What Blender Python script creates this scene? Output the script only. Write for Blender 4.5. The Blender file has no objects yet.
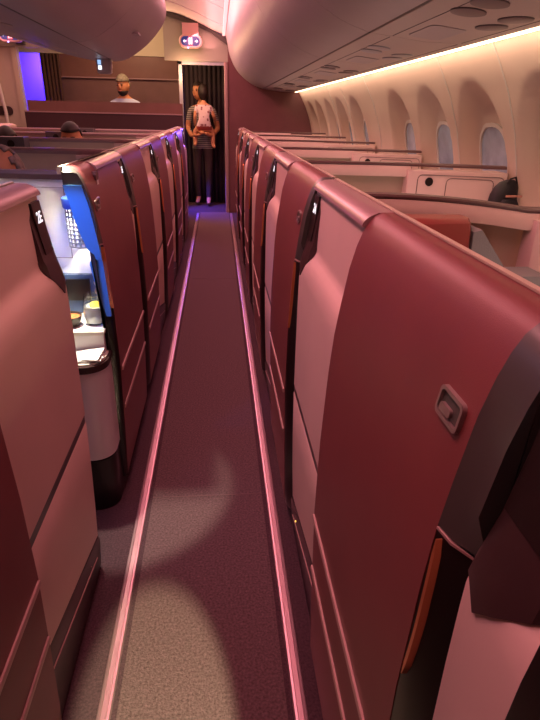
import bpy, bmesh, math, random
from mathutils import Vector, Matrix, Euler
random.seed(7)
S = bpy.context.scene
COL = S.collection
PI = math.pi

# ------------------------------------------------------------------ materials
def mat(name, col, rough=.5, metal=0, noise=0, nscale=40, bump=0, bscale=200, emit=None, estr=0, coat=0, trans=0, spec=.5, ior=1.45):
    m = bpy.data.materials.new(name); m.use_nodes = True
    nt = m.node_tree; b = nt.nodes['Principled BSDF']
    b.inputs['Base Color'].default_value = (*col, 1)
    b.inputs['Roughness'].default_value = rough
    b.inputs['Metallic'].default_value = metal
    b.inputs['Coat Weight'].default_value = coat
    b.inputs['Transmission Weight'].default_value = trans
    b.inputs['Specular IOR Level'].default_value = spec
    b.inputs['IOR'].default_value = ior
    if emit:
        b.inputs['Emission Color'].default_value = (*emit, 1)
        b.inputs['Emission Strength'].default_value = estr
    tc = nt.nodes.new('ShaderNodeTexCoord')
    if noise:
        n = nt.nodes.new('ShaderNodeTexNoise'); n.inputs['Scale'].default_value = nscale; n.inputs['Detail'].default_value = 5
        nt.links.new(tc.outputs['Object'], n.inputs['Vector'])
        r = nt.nodes.new('ShaderNodeValToRGB')
        lo = [max(0, c*(1-noise)) for c in col]; hi = [min(1, c*(1+noise)) for c in col]
        r.color_ramp.elements[0].position = .3; r.color_ramp.elements[1].position = .7
        r.color_ramp.elements[0].color = (*lo, 1); r.color_ramp.elements[1].color = (*hi, 1)
        nt.links.new(n.outputs['Fac'], r.inputs['Fac']); nt.links.new(r.outputs['Color'], b.inputs['Base Color'])
    if bump:
        n2 = nt.nodes.new('ShaderNodeTexNoise'); n2.inputs['Scale'].default_value = bscale
        nt.links.new(tc.outputs['Object'], n2.inputs['Vector'])
        bp = nt.nodes.new('ShaderNodeBump'); bp.inputs['Strength'].default_value = bump; bp.inputs['Distance'].default_value = .002
        nt.links.new(n2.outputs['Fac'], bp.inputs['Height']); nt.links.new(bp.outputs['Normal'], b.inputs['Normal'])
    return m

M = dict(
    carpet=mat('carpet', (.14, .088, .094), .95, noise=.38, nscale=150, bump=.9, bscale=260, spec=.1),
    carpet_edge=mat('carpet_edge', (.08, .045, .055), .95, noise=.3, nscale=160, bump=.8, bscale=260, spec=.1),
    seam=mat('carpet_seam', (.19, .12, .125), .95),
    rail=mat('rail_metal', (.62, .42, .46), .38, metal=.75),
    burgundy=mat('burgundy_leather', (.19, .046, .046), .45, noise=.06, nscale=8, bump=.12, bscale=700),
    panel=mat('beige_panel', (.68, .50, .44), .48, noise=.03, nscale=6),
    cap=mat('cap_trim', (.32, .20, .20), .32),
    capdark=mat('cap_dark', (.10, .05, .05), .4),
    dark=mat('dark_bronze', (.045, .024, .024), .3),
    frame=mat('door_frame_bronze', (.075, .070, .062), .38, metal=.25),
    black=mat('black_gloss', (.012, .008, .008), .28),
    copper=mat('copper', (.62, .23, .10), .3, metal=.6),
    strip=mat('rose_strip', (.55, .36, .33), .35, metal=.3),
    plinth=mat('plinth_plum', (.05, .024, .028), .42),
    latch=mat('latch_metal', (.32, .24, .22), .35, metal=.6),
    digit=mat('lit_digits', (.9, .9, .9), .5, emit=(.85, .92, 1), estr=1.3),
    shell=mat('shell_beige', (.55, .40, .31), .5, noise=.03, nscale=5),
    cream=mat('cream_wall', (.50, .44, .32), .55, noise=.03, nscale=5),
    white=mat('white_laminate', (.72, .68, .70), .42),
    sidewall=mat('sidewall_cream', (.58, .44, .36), .6, noise=.03, nscale=4),
    bin=mat('bin_greige', (.40, .37, .39), .42, noise=.03, nscale=4),
    psu=mat('service_panel', (.50, .44, .41), .55),
    oval=mat('vent_oval', (.13, .105, .115), .4),
    ceil=mat('ceiling_white', (.72, .62, .60), .6),
    bulk=mat('bulkhead_burgundy', (.15, .055, .06), .6, noise=.08, nscale=6),
    brown=mat('brown_wall', (.165, .075, .06), .5, noise=.08, nscale=7),
    brown2=mat('brown_wall_lower', (.165, .085, .075), .55, noise=.08, nscale=7),
    counter=mat('counter_plum', (.055, .022, .026), .4),
    header=mat('header_grey', (.30, .29, .24), .6),
    curtain=mat('curtain_cloth', (.045, .03, .035), .9, bump=.4, bscale=120),
    curtain2=mat('curtain_brown', (.05, .022, .015), .9, bump=.4, bscale=120),
    post=mat('post_grey', (.34, .36, .40), .4, metal=.3),
    glass=mat('dimmed_window', (.30, .40, .54), .12, spec=.6, coat=.3, noise=.25, nscale=9),
    wframe=mat('window_frame', (.62, .57, .52), .4),
    redleather=mat('red_leather', (.24, .04, .034), .45, bump=.1, bscale=500),
    greyfab=mat('grey_fabric', (.22, .21, .21), .8, bump=.4, bscale=300),
    bag=mat('bag_black', (.012, .010, .012), .55, bump=.4, bscale=200),
    bagstrap=mat('bag_strap', (.45, .22, .16), .5),
    warm=mat('warm_strip', (1, .8, .5), .5, emit=(1, .72, .46), estr=5),
    cove=mat('cove_strip', (1, .7, .7), .5, emit=(1, .36, .36), estr=1.5),
    signbg=mat('sign_navy', (.012, .018, .07), .3, emit=(.03, .06, .3), estr=.5),
    signred=mat('sign_red', (.7, .06, .06), .4, emit=(1, .12, .12), estr=.9),
    signwhite=mat('sign_white', (.8, .8, .85), .4, emit=(.8, .75, .9), estr=.7),
    signrim=mat('sign_rim', (.66, .40, .38), .4),
    bluedot=mat('blue_dot', (.3, .3, 1), .4, emit=(.35, .3, 1), estr=5),
    amber=mat('amber_dot', (1, .7, .1), .4, emit=(1, .65, .1), estr=2),
    monitor=mat('lit_window', (.4, .5, .7), .3, emit=(.35, .6, 1), estr=1.0),
    monitor2=mat('lit_window_white', (.8, .9, 1), .3, emit=(.85, .93, 1), estr=2.0),
    redlamp=mat('red_lamp', (.9, .1, .03), .4, emit=(1, .09, .02), estr=1.0),
    tumbler=mat('clear_glass', (.95, .97, .95), .03, trans=1, ior=1.3),
    water=mat('cloudy_water', (.93, .95, .85), .2, noise=.02),
    lemon=mat('lemon', (.80, .62, .06), .5),
    ceramic=mat('dark_ceramic', (.06, .04, .03), .35),
    nuts=mat('roasted_nuts', (.50, .16, .04), .6, noise=.5, nscale=90),
    paper=mat('napkin_paper', (.82, .80, .80), .8),
    bluepanel=mat('control_recess', (.05, .075, .14), .25),
    lampblue=mat('lamp_blue', (.03, .07, .35), .35),
    lampmetal=mat('lamp_screen', (.25, .25, .30), .4, metal=.3),
    bulb=mat('bulb', (1, .95, .8), .4, emit=(1, .93, .72), estr=60),
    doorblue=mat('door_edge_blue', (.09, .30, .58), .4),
    traytop=mat('tray_stone', (.70, .67, .58), .35, noise=.08, nscale=30),
    skin=mat('skin', (.50, .22, .10), .55), skin2=mat('skin_light', (.58, .27, .14), .55),
    hairdark=mat('hair_dark', (.018, .010, .008), .6), hairgrey=mat('hair_grey', (.16, .14, .10), .7, noise=.4, nscale=60),
    hairsilver=mat('hair_silver', (.26, .21, .19), .7, noise=.3, nscale=60),
    shirtblue=mat('shirt_blue', (.40, .46, .60), .8), trousers=mat('trousers_brown', (.05, .03, .025), .85),
    sole=mat('sandal', (.22, .10, .05), .6), eye=mat('eye_dark', (.01, .008, .006), .2),
    lips=mat('lips', (.35, .10, .07), .5), shirtdark=mat('shirt_dark', (.08, .05, .05), .8),
)
def stripes(name, c1, c2, scale):
    m = mat(name, c1, .85); nt = m.node_tree; b = nt.nodes['Principled BSDF']
    tc = nt.nodes.new('ShaderNodeTexCoord'); w = nt.nodes.new('ShaderNodeTexWave'); w.bands_direction = 'Z'
    w.inputs['Scale'].default_value = scale; w.inputs['Distortion'].default_value = .6
    r = nt.nodes.new('ShaderNodeValToRGB'); r.color_ramp.elements[0].position = .45; r.color_ramp.elements[1].position = .55
    r.color_ramp.elements[0].color = (*c1, 1); r.color_ramp.elements[1].color = (*c2, 1)
    nt.links.new(tc.outputs['Object'], w.inputs['Vector']); nt.links.new(w.outputs['Fac'], r.inputs['Fac']); nt.links.new(r.outputs['Color'], b.inputs['Base Color'])
    return m
M['stripe'] = stripes('striped_jersey', (.10, .09, .08), (.33, .31, .26), 12)
M['floral'] = mat('patterned_top', (.62, .48, .47), .85)
_nt = M['floral'].node_tree; _v = _nt.nodes.new('ShaderNodeTexVoronoi'); _v.inputs['Scale'].default_value = 22
_tc = _nt.nodes.new('ShaderNodeTexCoord'); _nt.links.new(_tc.outputs['Object'], _v.inputs['Vector'])
_r = _nt.nodes.new('ShaderNodeValToRGB'); _r.color_ramp.elements[0].color = (.25, .09, .11, 1); _r.color_ramp.elements[1].color = (.72, .58, .58, 1)
_r.color_ramp.elements[0].position = .25; _r.color_ramp.elements[1].position = .42
_nt.links.new(_v.outputs['Distance'], _r.inputs['Fac']); _nt.links.new(_r.outputs['Color'], _nt.nodes['Principled BSDF'].inputs['Base Color'])

# ------------------------------------------------------------------ helpers
def link(name, me, m, parent=None, smooth=True, angle=35):
    o = bpy.data.objects.new(name, me); COL.objects.link(o)
    if not isinstance(m, (list, tuple)): m = [m]
    for x in m:
        me.materials.append(x)
    if smooth:
        for p in me.polygons: p.use_smooth = True
        try: me.set_sharp_from_angle(angle=math.radians(angle))
        except Exception: pass
    if parent: o.parent = parent
    return o
def fin(name, bm, m, parent=None, smooth=True, angle=35, bevel=0):
    if bevel:
        es = [e for e in bm.edges if len(e.link_faces) == 2 and e.calc_face_angle(0) > .6]
        bmesh.ops.bevel(bm, geom=es, offset=bevel, segments=2, affect='EDGES', clamp_overlap=True)
    bmesh.ops.recalc_face_normals(bm, faces=bm.faces)
    me = bpy.data.meshes.new(name); bm.to_mesh(me); bm.free()
    return link(name, me, m, parent, smooth, angle)
def BM(): return bmesh.new()
def box(bm, x0, x1, y0, y1, z0, z1):
    vs = [bm.verts.new((x, y, z)) for x in (x0, x1) for y in (y0, y1) for z in (z0, z1)]
    for f in ((0,1,3,2),(4,6,7,5),(0,4,5,1),(2,3,7,6),(0,2,6,4),(1,5,7,3)): bm.faces.new([vs[i] for i in f])
def loft(bm, secs, closed=True, caps=True):
    """sections: lists of 3D points with equal count"""
    rows = [[bm.verts.new(p) for p in s] for s in secs]
    n = len(rows[0])
    for a, b in zip(rows, rows[1:]):
        for i in range(n if closed else n-1):
            j = (i+1) % n
            bm.faces.new((a[i], a[j], b[j], b[i]))
    if caps and closed:
        bm.faces.new(rows[0]); bm.faces.new(rows[-1][::-1])
def prism_y(bm, prof, y0, y1, s=1):       # prof: (u,z) closed
    loft(bm, [[(s*u, y, z) for u, z in prof] for y in (y0, y1)])
def prism_x(bm, prof, x0, x1):            # prof: (y,z)
    loft(bm, [[(x, y, z) for y, z in prof] for x in (x0, x1)])
def prism_z(bm, prof, z0, z1):            # prof: (x,y)
    loft(bm, [[(x, y, z) for x, y in prof] for z in (z0, z1)])
def tube(bm, pts, r, n=10, caps=True):
    pts = [Vector(p) for p in pts]; secs = []
    for i, p in enumerate(pts):
        t = (pts[min(i+1, len(pts)-1)] - pts[max(i-1, 0)]).normalized()
        a = t.cross(Vector((0, 0, 1)))
        if a.length < .05: a = t.cross(Vector((1, 0, 0)))
        a.normalize(); b = t.cross(a)
        rr = r[i] if isinstance(r, (list, tuple)) else r
        secs.append([p + a*rr*math.cos(2*PI*k/n) + b*rr*math.sin(2*PI*k/n) for k in range(n)])
    loft(bm, secs, caps=caps)
def lathe(bm, prof, c=(0,0,0), n=24, cap=True):   # prof (r,z)
    secs = [[(c[0]+r*math.cos(2*PI*k/n), c[1]+r*math.sin(2*PI*k/n), c[2]+z) for k in range(n)] for r, z in prof]
    loft(bm, secs, caps=cap)
def ball(bm, c, r, seg=20, rot=None):
    mtx = Matrix.Translation(c) @ (rot.to_matrix().to_4x4() if rot else Matrix()) @ Matrix.Diagonal((*r, 1))
    bmesh.ops.create_uvsphere(bm, u_segments=seg, v_segments=seg*2//3, radius=1, matrix=mtx)
def rrect(w, h, r, n=5):
    pts = []
    for cx, cy, a0 in ((w/2-r, h/2-r, 0), (-w/2+r, h/2-r, 90), (-w/2+r, -h/2+r, 180), (w/2-r, -h/2+r, 270)):
        for k in range(n+1):
            a = math.radians(a0+90*k/n); pts.append((cx+r*math.cos(a), cy+r*math.sin(a)))
    return pts
def thing(name, label, cat, loc=(0,0,0), group=None, kind=None):
    o = bpy.data.objects.new(name, None); COL.objects.link(o); o.location = loc; o.empty_display_size = .1
    return tag(o, label, cat, group, kind)
def tag(o, label=None, cat=None, group=None, kind=None):
    if label: o['label'] = label
    if cat: o['category'] = cat
    if group: o['group'] = group
    if kind: o['kind'] = kind
    return o
def struct(name, bm, m, parent=None, **k):
    o = fin(name, bm, m, parent, **k)
    if not parent: o['kind'] = 'structure'
    return o
def interp(tab, z):
    if z <= tab[0][0]: return tab[0][1]
    for (a, b), (c, d) in zip(tab, tab[1:]):
        if z <= c: return b + (d-b)*(z-a)/(c-a)
    return tab[-1][1]
def text_mesh(body, size, mtx, ext=.0006):
    cu = bpy.data.curves.new('t', 'FONT'); cu.body = body; cu.size = size; cu.extrude = ext; cu.align_x = 'CENTER'; cu.align_y = 'CENTER'; cu.offset = size*.008
    o = bpy.data.objects.new('t', cu); COL.objects.link(o)
    dg = bpy.context.evaluated_depsgraph_get()
    me = bpy.data.meshes.new_from_object(o.evaluated_get(dg)); bpy.data.objects.remove(o); bpy.data.curves.remove(cu)
    me.transform(mtx); return me

# ------------------------------------------------------------------ suites
PITCH = 1.11
DOOR = [(.05,.014),(.15,.010),(.3,.005),(.5,0),(.68,.002),(.84,.009),(.92,.015),(.98,.023),(1.05,.034),(1.09,.044),(1.115,.053),(1.132,.062),(1.142,.072),(1.147,.082),(1.148,.088)]
PAN = [(.13,.032),(.3,.024),(.5,.020),(.8,.020),(.88,.021),(.91,.022),(.935,.026),(.952,.033),(.964,.044),(.975,.051),(1.02,.053),(1.127,.060)]
def door_u(z): return interp(DOOR, z)
def pan_u(z): return interp(PAN, z)

def door_profile(z0, off=0, thick=.035, top=1.148):
    out = [(u+off, z) for z, u in DOOR if z > z0+.005]
    out.insert(0, (door_u(z0)+off, z0))
    outer = out + [(.104+off, 1.148), (.106+off, 1.14)]
    inner = [(.106+off, 1.10), (.088+off, 1.05), (.055+off, .95), (.030+off, .7), (.028+off, .5), (.038+off, z0)]
    return outer + inner
def make_suite(s, x0, k, y0, label, number, group, door_shift=0, door_len=.53, blue=False, aisle='right'):
    t = thing('passenger_suite', label, 'suite', (x0, y0, 0), group)
    # core and seam
    b = BM(); prism_y(b, [(.052,.0),(.045,.1),(.04,.5),(.045,.9),(.075,.98),(.085,1.10),(.095,1.10),(.09,.9),(.085,.5),(.085,0)], .5, 1.045, s)
    prism_y(b, [(.0215,.5235),(.0205,.551),(.06,.553),(.06,.5215)], .5, 1.046, s)
    fin('panel_seam', b, M['black'], t)
    # upper panel
    b = BM(); zs = [.549,.56,.7,.8,.86,.88,.9,.91,.92,.935,.945,.955,.964,.972,.981,.99,1.005,1.02,1.06,1.127]
    pr = [(pan_u(z), z) for z in zs]; prism_y(b, pr+[(.085,1.127),(.08,.98),(.05,.9),(.05,.549)], .5, 1.05, s)
    fin('upper_panel', b, M['panel'], t)
    # lower panel with raking bottom edge
    b = BM(); secs = []
    for y, zb in ((.5,.27),(1.05,.125)):
        zz = [zb, zb+(.53-zb)*.3, zb+(.53-zb)*.6, .522, .528]
        secs.append([(s*(pan_u(z)+(.004 if i == 4 else 0)), y, z) for i, z in enumerate(zz)] + [(s*.05, y, .528), (s*.05, y, zb)])
    loft(b, secs); fin('lower_panel', b, M['panel'], t)
    # plinth
    b = BM(); secs = []
    for y, zb in ((.42,.285),(.5,.265),(1.05,.121)):
        secs.append([(s*.040, y, 0), (s*.034, y, .012), (s*.027, y, zb-.012), (s*.03, y, zb), (s*.06, y, zb), (s*.06, y, 0)])
    loft(b, secs); p = fin('plinth', b, M['plinth'], t)
    b = BM()
    tube(b, [(s*.026, .55, .19), (s*.0275, 1.0, .085)], .0018, 6); fin('plinth_bead', b, M['strip'], p)
    b = BM(); ball(b, (s*.027, .93, .118), (.003,.003,.003), 10); fin('indicator_stud', b, M['amber'] if number == '2A' else M['latch'], p)
    # cap
    b = BM(); prism_y(b, [(.050,1.124),(.051,1.129),(.056,1.136),(.065,1.142),(.077,1.147),(.09,1.148),(.112,1.148),(.112,1.105)], .53, 1.05, s)
    c = fin('top_cap', b, M['cap'], t)
    b = BM(); prism_y(b, [(.104,1.1485),(.104,1.151),(.113,1.151),(.118,1.146),(.118,1.130),(.113,1.130)], .53, 1.05, s); fin('inner_edge', b, M['cream'], c)
    # inner liner of the aisle wall
    b = BM(); prism_y(b, [(.096,.0),(.096,1.10),(.112,1.10),(.112,.9),(.112,0)], .53, 1.05, s); fin('inner_liner', b, M['shell'], t)
    # placard housing
    b = BM()
    HU = [(.88,.012),(.90,.014),(.93,.020),(.99,.036),(1.05,.047),(1.09,.055),(1.118,.060),(1.128,.066)]
    secs = []
    for y, du, zl in ((.962,.022,.958),(.968,.004,.952),(1.0,.0,.922),(1.026,.0,.898),(1.045,.0,.920),(1.05,.004,.924)):
        col_ = [(s*max(interp(HU, z)+du, .015), y, z) for z in (1.128,1.118,1.09,1.05,.99)]
        secs.append(col_ + [(s*(interp(HU, zl+.025)+du*.5), y, zl+.025), (s*(pan_u(zl)-.003), y, zl), (s*.075, y, zl), (s*.085, y, 1.128)])
    loft(b, secs); h = fin('placard_housing', b, M['dark'], t)
    b = BM(); prism_y(b, [(.0535,1.112),(.0455,1.05),(.0365,1.0),(.06,1.0),(.07,1.112)], .985, 1.043, s); d = fin('display_glass', b, M['black'], h)
    # digits on the display, facing the aisle
    ez = Vector((s*.0095, 0, .062)).normalized(); ex = Vector((0, s, 0)) * -1; n = ex.cross(ez)
    if n.x*s > 0: ex = -ex; n = ex.cross(ez)
    mt = Matrix((ex, ez, n)).transposed().to_4x4(); mt.translation = Vector((s*.0498, 1.014, 1.078)) + n*.0006
    me = text_mesh(number, .034, mt); link('seat_number', me, M['digit'], h, smooth=False)
    # door
    dy = door_shift; L = door_len; off = 0; FW = .028 if blue else .055
    b = BM(); prism_y(b, door_profile(.06), dy, dy+L, s); dr = fin('door', b, M['burgundy'], t, angle=28)
    b = BM(); prism_y(b, [(.1045,1.1485),(.1045,1.151),(.113,1.151),(.118,1.146),(.118,1.130),(.107,1.130),(.107,1.1485)], dy-.03, dy+L, s); fin('inner_edge', b, M['cream'], dr)
    # frame : bevelled leading edge
    b = BM()
    prof = door_profile(.925); prl = [(u, z) for u, z in prof]
    NB = len([1 for u, z in DOOR if z > .93])+1
    secs = [[(s*u, dy, z) for u, z in prl]]
    secs.append([(s*(u+.006 if i < NB+2 else u), dy-FW*.45, z) for i, (u, z) in enumerate(prl)])
    secs.append([(s*(u+(.010 if blue else .026) if i < NB else u), dy-FW, min(z, 1.135)) for i, (u, z) in enumerate(prl)])
    loft(b, secs); fin('door_frame', b, M['frame'], dr)
    b = BM(); zz = [.05,.2,.4,.5,.6,.68,.76,.84,.88,.92]
    secs = []
    for y, o in ((dy,.001),(dy-FW*(.3 if blue else .45),.006),(dy-FW*(.5 if blue else 1)+.002,.014 if blue else .026)):
        secs.append([(s*(door_u(z)+o), y, z) for z in zz] + [(s*(.045 if blue else .08), y, .92), (s*(.036 if blue else .05), y, .05)])
    loft(b, secs); lf = fin('lower_frame', b, M['black'], dr)
    b = BM(); loft(b, [[(s*(door_u(.922)+o-.001), y, .9235), (s*(door_u(.922)+o+.03), y, .9235), (s*(door_u(.922)+o+.03), y, .9205), (s*(door_u(.922)+o-.001), y, .9205)] for y, o in ((dy-.001,.000),(dy-FW*.45,.005),(dy-FW+.001,.012 if blue else .024))]); fin('frame_bead', b, M['strip'], dr)
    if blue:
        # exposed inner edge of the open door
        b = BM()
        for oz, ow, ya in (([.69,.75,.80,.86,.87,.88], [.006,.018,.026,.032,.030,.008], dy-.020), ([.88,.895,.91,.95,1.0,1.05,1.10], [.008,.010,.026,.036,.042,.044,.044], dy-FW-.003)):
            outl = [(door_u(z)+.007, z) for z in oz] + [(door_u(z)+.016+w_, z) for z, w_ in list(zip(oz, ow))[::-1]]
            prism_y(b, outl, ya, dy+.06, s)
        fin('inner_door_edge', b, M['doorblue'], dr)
    # grab handle channel
    b = BM(); zz = [.715+.20*i/20 for i in range(21)]
    secs = []
    for i, z in enumerate(zz):
        w_ = .0034*min(1, i/2, (20-i)/2)+.0008; y_ = dy-.010-.006*math.sin(i*PI/20); u_ = door_u(z)-.001
        secs.append([(s*(u_+.008), y_-w_, z), (s*(u_-.002), y_-w_*.6, z), (s*(u_-.0025), y_+w_*.6, z), (s*(u_+.006), y_+w_, z)])
    loft(b, secs); fin('grab_handle', b, M['copper'], dr)
    # latch
    if not blue or True:
        yc, zc = dy+.045, 1.034
        b = BM()
        def onface(a, c, o): return (s*(door_u(zc+c)-o), yc+a, zc+c)
        outer = rrect(.054,.032,.007); inner = rrect(.046,.024,.005)
        secs = [[onface(a, c, -.003) for a, c in outer], [onface(a, c, .005) for a, c in outer], [onface(a, c, .005) for a, c in inner], [onface(a, c, .001) for a, c in inner]]
        loft(b, secs, caps=False); b.faces.new(b.verts[-len(inner):]) if False else None
        la = fin('latch', b, M['latch'], dr)
        b = BM(); secs = [[onface(a*.98, c*.98, -.002) for a, c in inner], [onface(a*.98, c*.98, .0015) for a, c in inner]]; loft(b, secs)
        fin('latch_plate', b, M['frame'], dr)
        b = BM(); loft(b, [[onface(a+.006, c-.005, .0) for a, c in rrect(.024,.009,.003)], [onface(a+.006, c-.005, .005) for a, c in rrect(.024,.009,.003)]]); fin('latch_slider', b, M['latch'], dr)
    if number == '1A':
        b = BM(); prism_y(b, door_profile(.06, .0015), dy+L, dy+L+.03, s); fin('rear_edge', b, M['black'], dr)
    # decorative strips
    for zc in (.485, .335):
        b = BM(); pr = [(door_u(zc)-.004, zc-.007), (door_u(zc)-.006, zc), (door_u(zc)-.004, zc+.007), (door_u(zc)+.004, zc+.007), (door_u(zc)+.004, zc-.007)]
        prism_y(b, pr, dy+.02, dy+L-.004, s); fin('trim_strip', b, M['strip'], dr)
    return t

ORD = ['nearest', 'second', 'third', 'fourth', 'fifth', 'sixth']
XR, XL, YR, YL = .200, -.345, .412, .27
right = []; left = []
for k in range(-1, 6):
    lab = ('pink panel and dark placard at the lower right corner, before the nearest burgundy door' if k < 0 else
           'burgundy-doored passenger suite beside the aisle, %s full one from the camera on the right' % ORD[k])
    right.append(make_suite(1, XR, k, YR+PITCH*k, lab, '%dA' % (k+2), 'suites along the right of the aisle', door_shift=.385 if k < 0 else 0))
for k in range(-1, 6):
    lab = {-1: 'burgundy door just outside the left edge of the view, before the pink panel numbered 2E',
           0: 'suite with big pink panel, lit number 2E and trim-striped door at the left edge',
           1: 'suite with its door slid open on a lit console, left of the aisle'}.get(k, '%s suite beyond the open lit one on the left of the aisle' % {2:'first',3:'second',4:'third',5:'last'}.get(k))
    left.append(make_suite(-1, XL-(.007 if k == 0 else 0), k, YL+PITCH*k-(.008 if k == 0 else 0), lab, '%dE' % (k+2), 'suites along the left of the aisle',
                           door_shift=.338 if k == 1 else 0, door_len=.612 if k == 1 else .53, blue=(k == 1)))

# cross shells of the right hand suites (parts), local to suite origin
def ribbon(bm, path, z0, z1, th, zoff=None):
    """vertical wall along plan path, thickness towards +y"""
    secs = []
    for x, y in path:
        secs.append([(x, y, z0), (x, y, z1), (x, y+th, z1), (x, y+th, z0)])
    loft(bm, secs)
def curve(pts, n=6):
    out = []
    P = [pts[0]]+list(pts)+[pts[-1]]
    for i in range(1, len(P)-2):
        for k in range(n):
            t = k/n; a, b, c, d = (Vector(P[i+j]) for j in (-1, 0, 1, 2))
            out.append(tuple(.5*((2*b)+(c-a)*t+(2*a-5*b+4*c-d)*t*t+(3*b-a-3*c+d)*t**3)))
    out.append(tuple(pts[-1])); return out
RP = curve([(.162,1.085),(.30,1.088),(.5,1.075),(.68,1.045),(.85,1.00),(1.0,.955),(1.085,.93)])
for k, t in zip(range(-1, 6), right):
    def dp(secs): return [[(x, y, z-(.03*max(0, min(1, (x-.2)/.45))**2 if k == 0 and z > .5 else 0)) for x, y, z in q] for q in secs]
    b = BM(); ribbon(b, [(x, y+.055*min(1, max(0, (x-.16)/.15))) for x, y in RP if x < .69], .03, 1.07 if k == 0 else 1.088, .02); sh = fin('rear_shell', b, M['shell'], t)
    b = BM(); secs = []
    for x, y in RP:
        secs.append([(x, y-.008, 1.096), (x, y-.009, 1.103), (x, y-.004, 1.108), (x, y+.022, 1.110), (x, y+.026, 1.10), (x, y+.02, 1.093)])
    loft(b, dp(secs)); fin('shell_trim', b, M['capdark'], sh)
    b = BM(); secs = []
    for x, y in [p for p in RP if p[0] < .69]:
        secs.append([(x, y-.014, 1.05), (x, y-.018, 1.07), (x, y-.008, 1.095), (x, y+.058, 1.095), (x, y+.058, 1.045)])
    loft(b, dp(secs)); fin('shell_roll', b, M['panel'], sh)
    # window-side cabinet
    cp = [(.665, 1.01), (.68, .995), (.85, .955), (1.0, .91), (1.075, .885), (1.085, .90), (1.085, 1.02), (.665, 1.075)]
    b = BM(); prism_z(b, cp, .03, 1.05 if k == 0 else 1.082); cb = fin('console_cabinet', b, M['panel'], t, bevel=.004)
    b = BM(); box(b, .83, 1.07, .02, .86, 0, .72); fin('window_console', b, M['shell'], t, bevel=.006)
    def cf(a, z, o):   # point on cabinet front
        x = .68+a; y = interp([(.68,.995),(.85,.955),(1.0,.91),(1.075,.885)], x); return (x, y-o, z)
    b = BM(); n = 20
    loft(b, [[cf(.075+.017*math.cos(2*PI*i/n), 1.035+.019*math.sin(2*PI*i/n), o) for i in range(n)] for o in (.0, .004)]); fin('speaker_disc', b, M['black'], cb)
    for (a0, a1, z0, z1) in ((.025,.385,.70,1.064-.032*(k == 0)),(.150,.345,.72,1.052-.034*(k == 0))):
        b = BM(); pts = [cf(a0+(a1-a0)/2+p, (z0+z1)/2+q, .0012) for p, q in rrect(a1-a0, z1-z0, .02, 4)]
        tube(b, pts+[pts[0]], .0016, 6, caps=False); fin('panel_groove', b, M['capdark'], cb)

# near right seat with red headrest
b = BM(); box(b, -.27, .25, -.62, -.02, .30, .46); st = fin('seat', b, M['redleather'], right[1], bevel=.03); st.location = (.60-XR, 1.22-YR, 0)
b = BM(); loft(b, [[(x, y, z) for x, y, z in ((-.26,.0+a,z),(.25,.0+a,z),(.25,.10+a,z),(-.26,.10+a,z))] for z, a in ((.42,-.02),(.6,.02),(.85,.07),(.93,.08))]); fin('backrest', b, M['greyfab'], st, bevel=.02)
b = BM(); loft(b, [[(-.215,y0,z),(-.205,y0-.016,z),(-.10,y0-.03,z),(.0,y0-.02,z),(.012,y0,z),(.012,y0+.05,z),(-.215,y0+.05,z)] for z, y0 in ((.87,.05),(.93,.05),(1.0,.055),(1.05,.06),(1.07,.07),(1.078,.085))]); fin('headrest', b, M['redleather'], st, bevel=.006)
b = BM(); prism_x(b, [(-.62,.05),(-.03,.05),(.08,.30),(.0,.30),(-.62,.29)], -.26, .24); fin('seat_base', b, M['dark'], st)
b = BM(); loft(b, [[(x, .03, z0), (x, .12, z0), (x, .16, z1), (x, .05, z1)] for x, z0, z1 in ((.015,.6,1.05),(.035,.6,1.055),(.08,.6,1.0),(.16,.6,.90),(.20,.6,.84))]); fin('side_wing', b, M['greyfab'], st)

# backpack on the second cabinet ledge
bp = thing('backpack', 'small black backpack against the window-side cabinet, with a rose strap band', 'bag', (1.243, 2.36, 0))
b = BM(); loft(b, [[(.062*w*math.cos(2*PI*i/20)+.01*sh, .04*w*math.sin(2*PI*i/20), z) for i in range(20)] for z, w, sh in ((.72,.9,0),(.74,1.05,0),(.85,1.08,0),(.95,1.05,.2),(1.0,.98,.5),(1.03,.85,1.1),(1.052,.62,1.8),(1.062,.3,2.2))]); fin('body', b, M['bag'], bp)
b = BM(); loft(b, [[(.045*w*math.cos(2*PI*i/16)+.012, -.036-.016*w+.02*w*math.sin(2*PI*i/16), z) for i in range(16)] for z, w in ((.74,.8),(.76,1),(.96,1),(.985,.7))]); pk = fin('front_pocket', b, M['bag'], bp)
b = BM(); box(b, -.022, .050, -.076, -.071, .998, 1.006); fin('strap_band', b, M['bagstrap'], bp)
b = BM(); tube(b, [(.0,-.02,1.045),(.008,-.03,1.068),(.03,-.03,1.075),(.045,-.02,1.05)], .004, 8); fin('carry_loop', b, M['bag'], bp)

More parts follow.
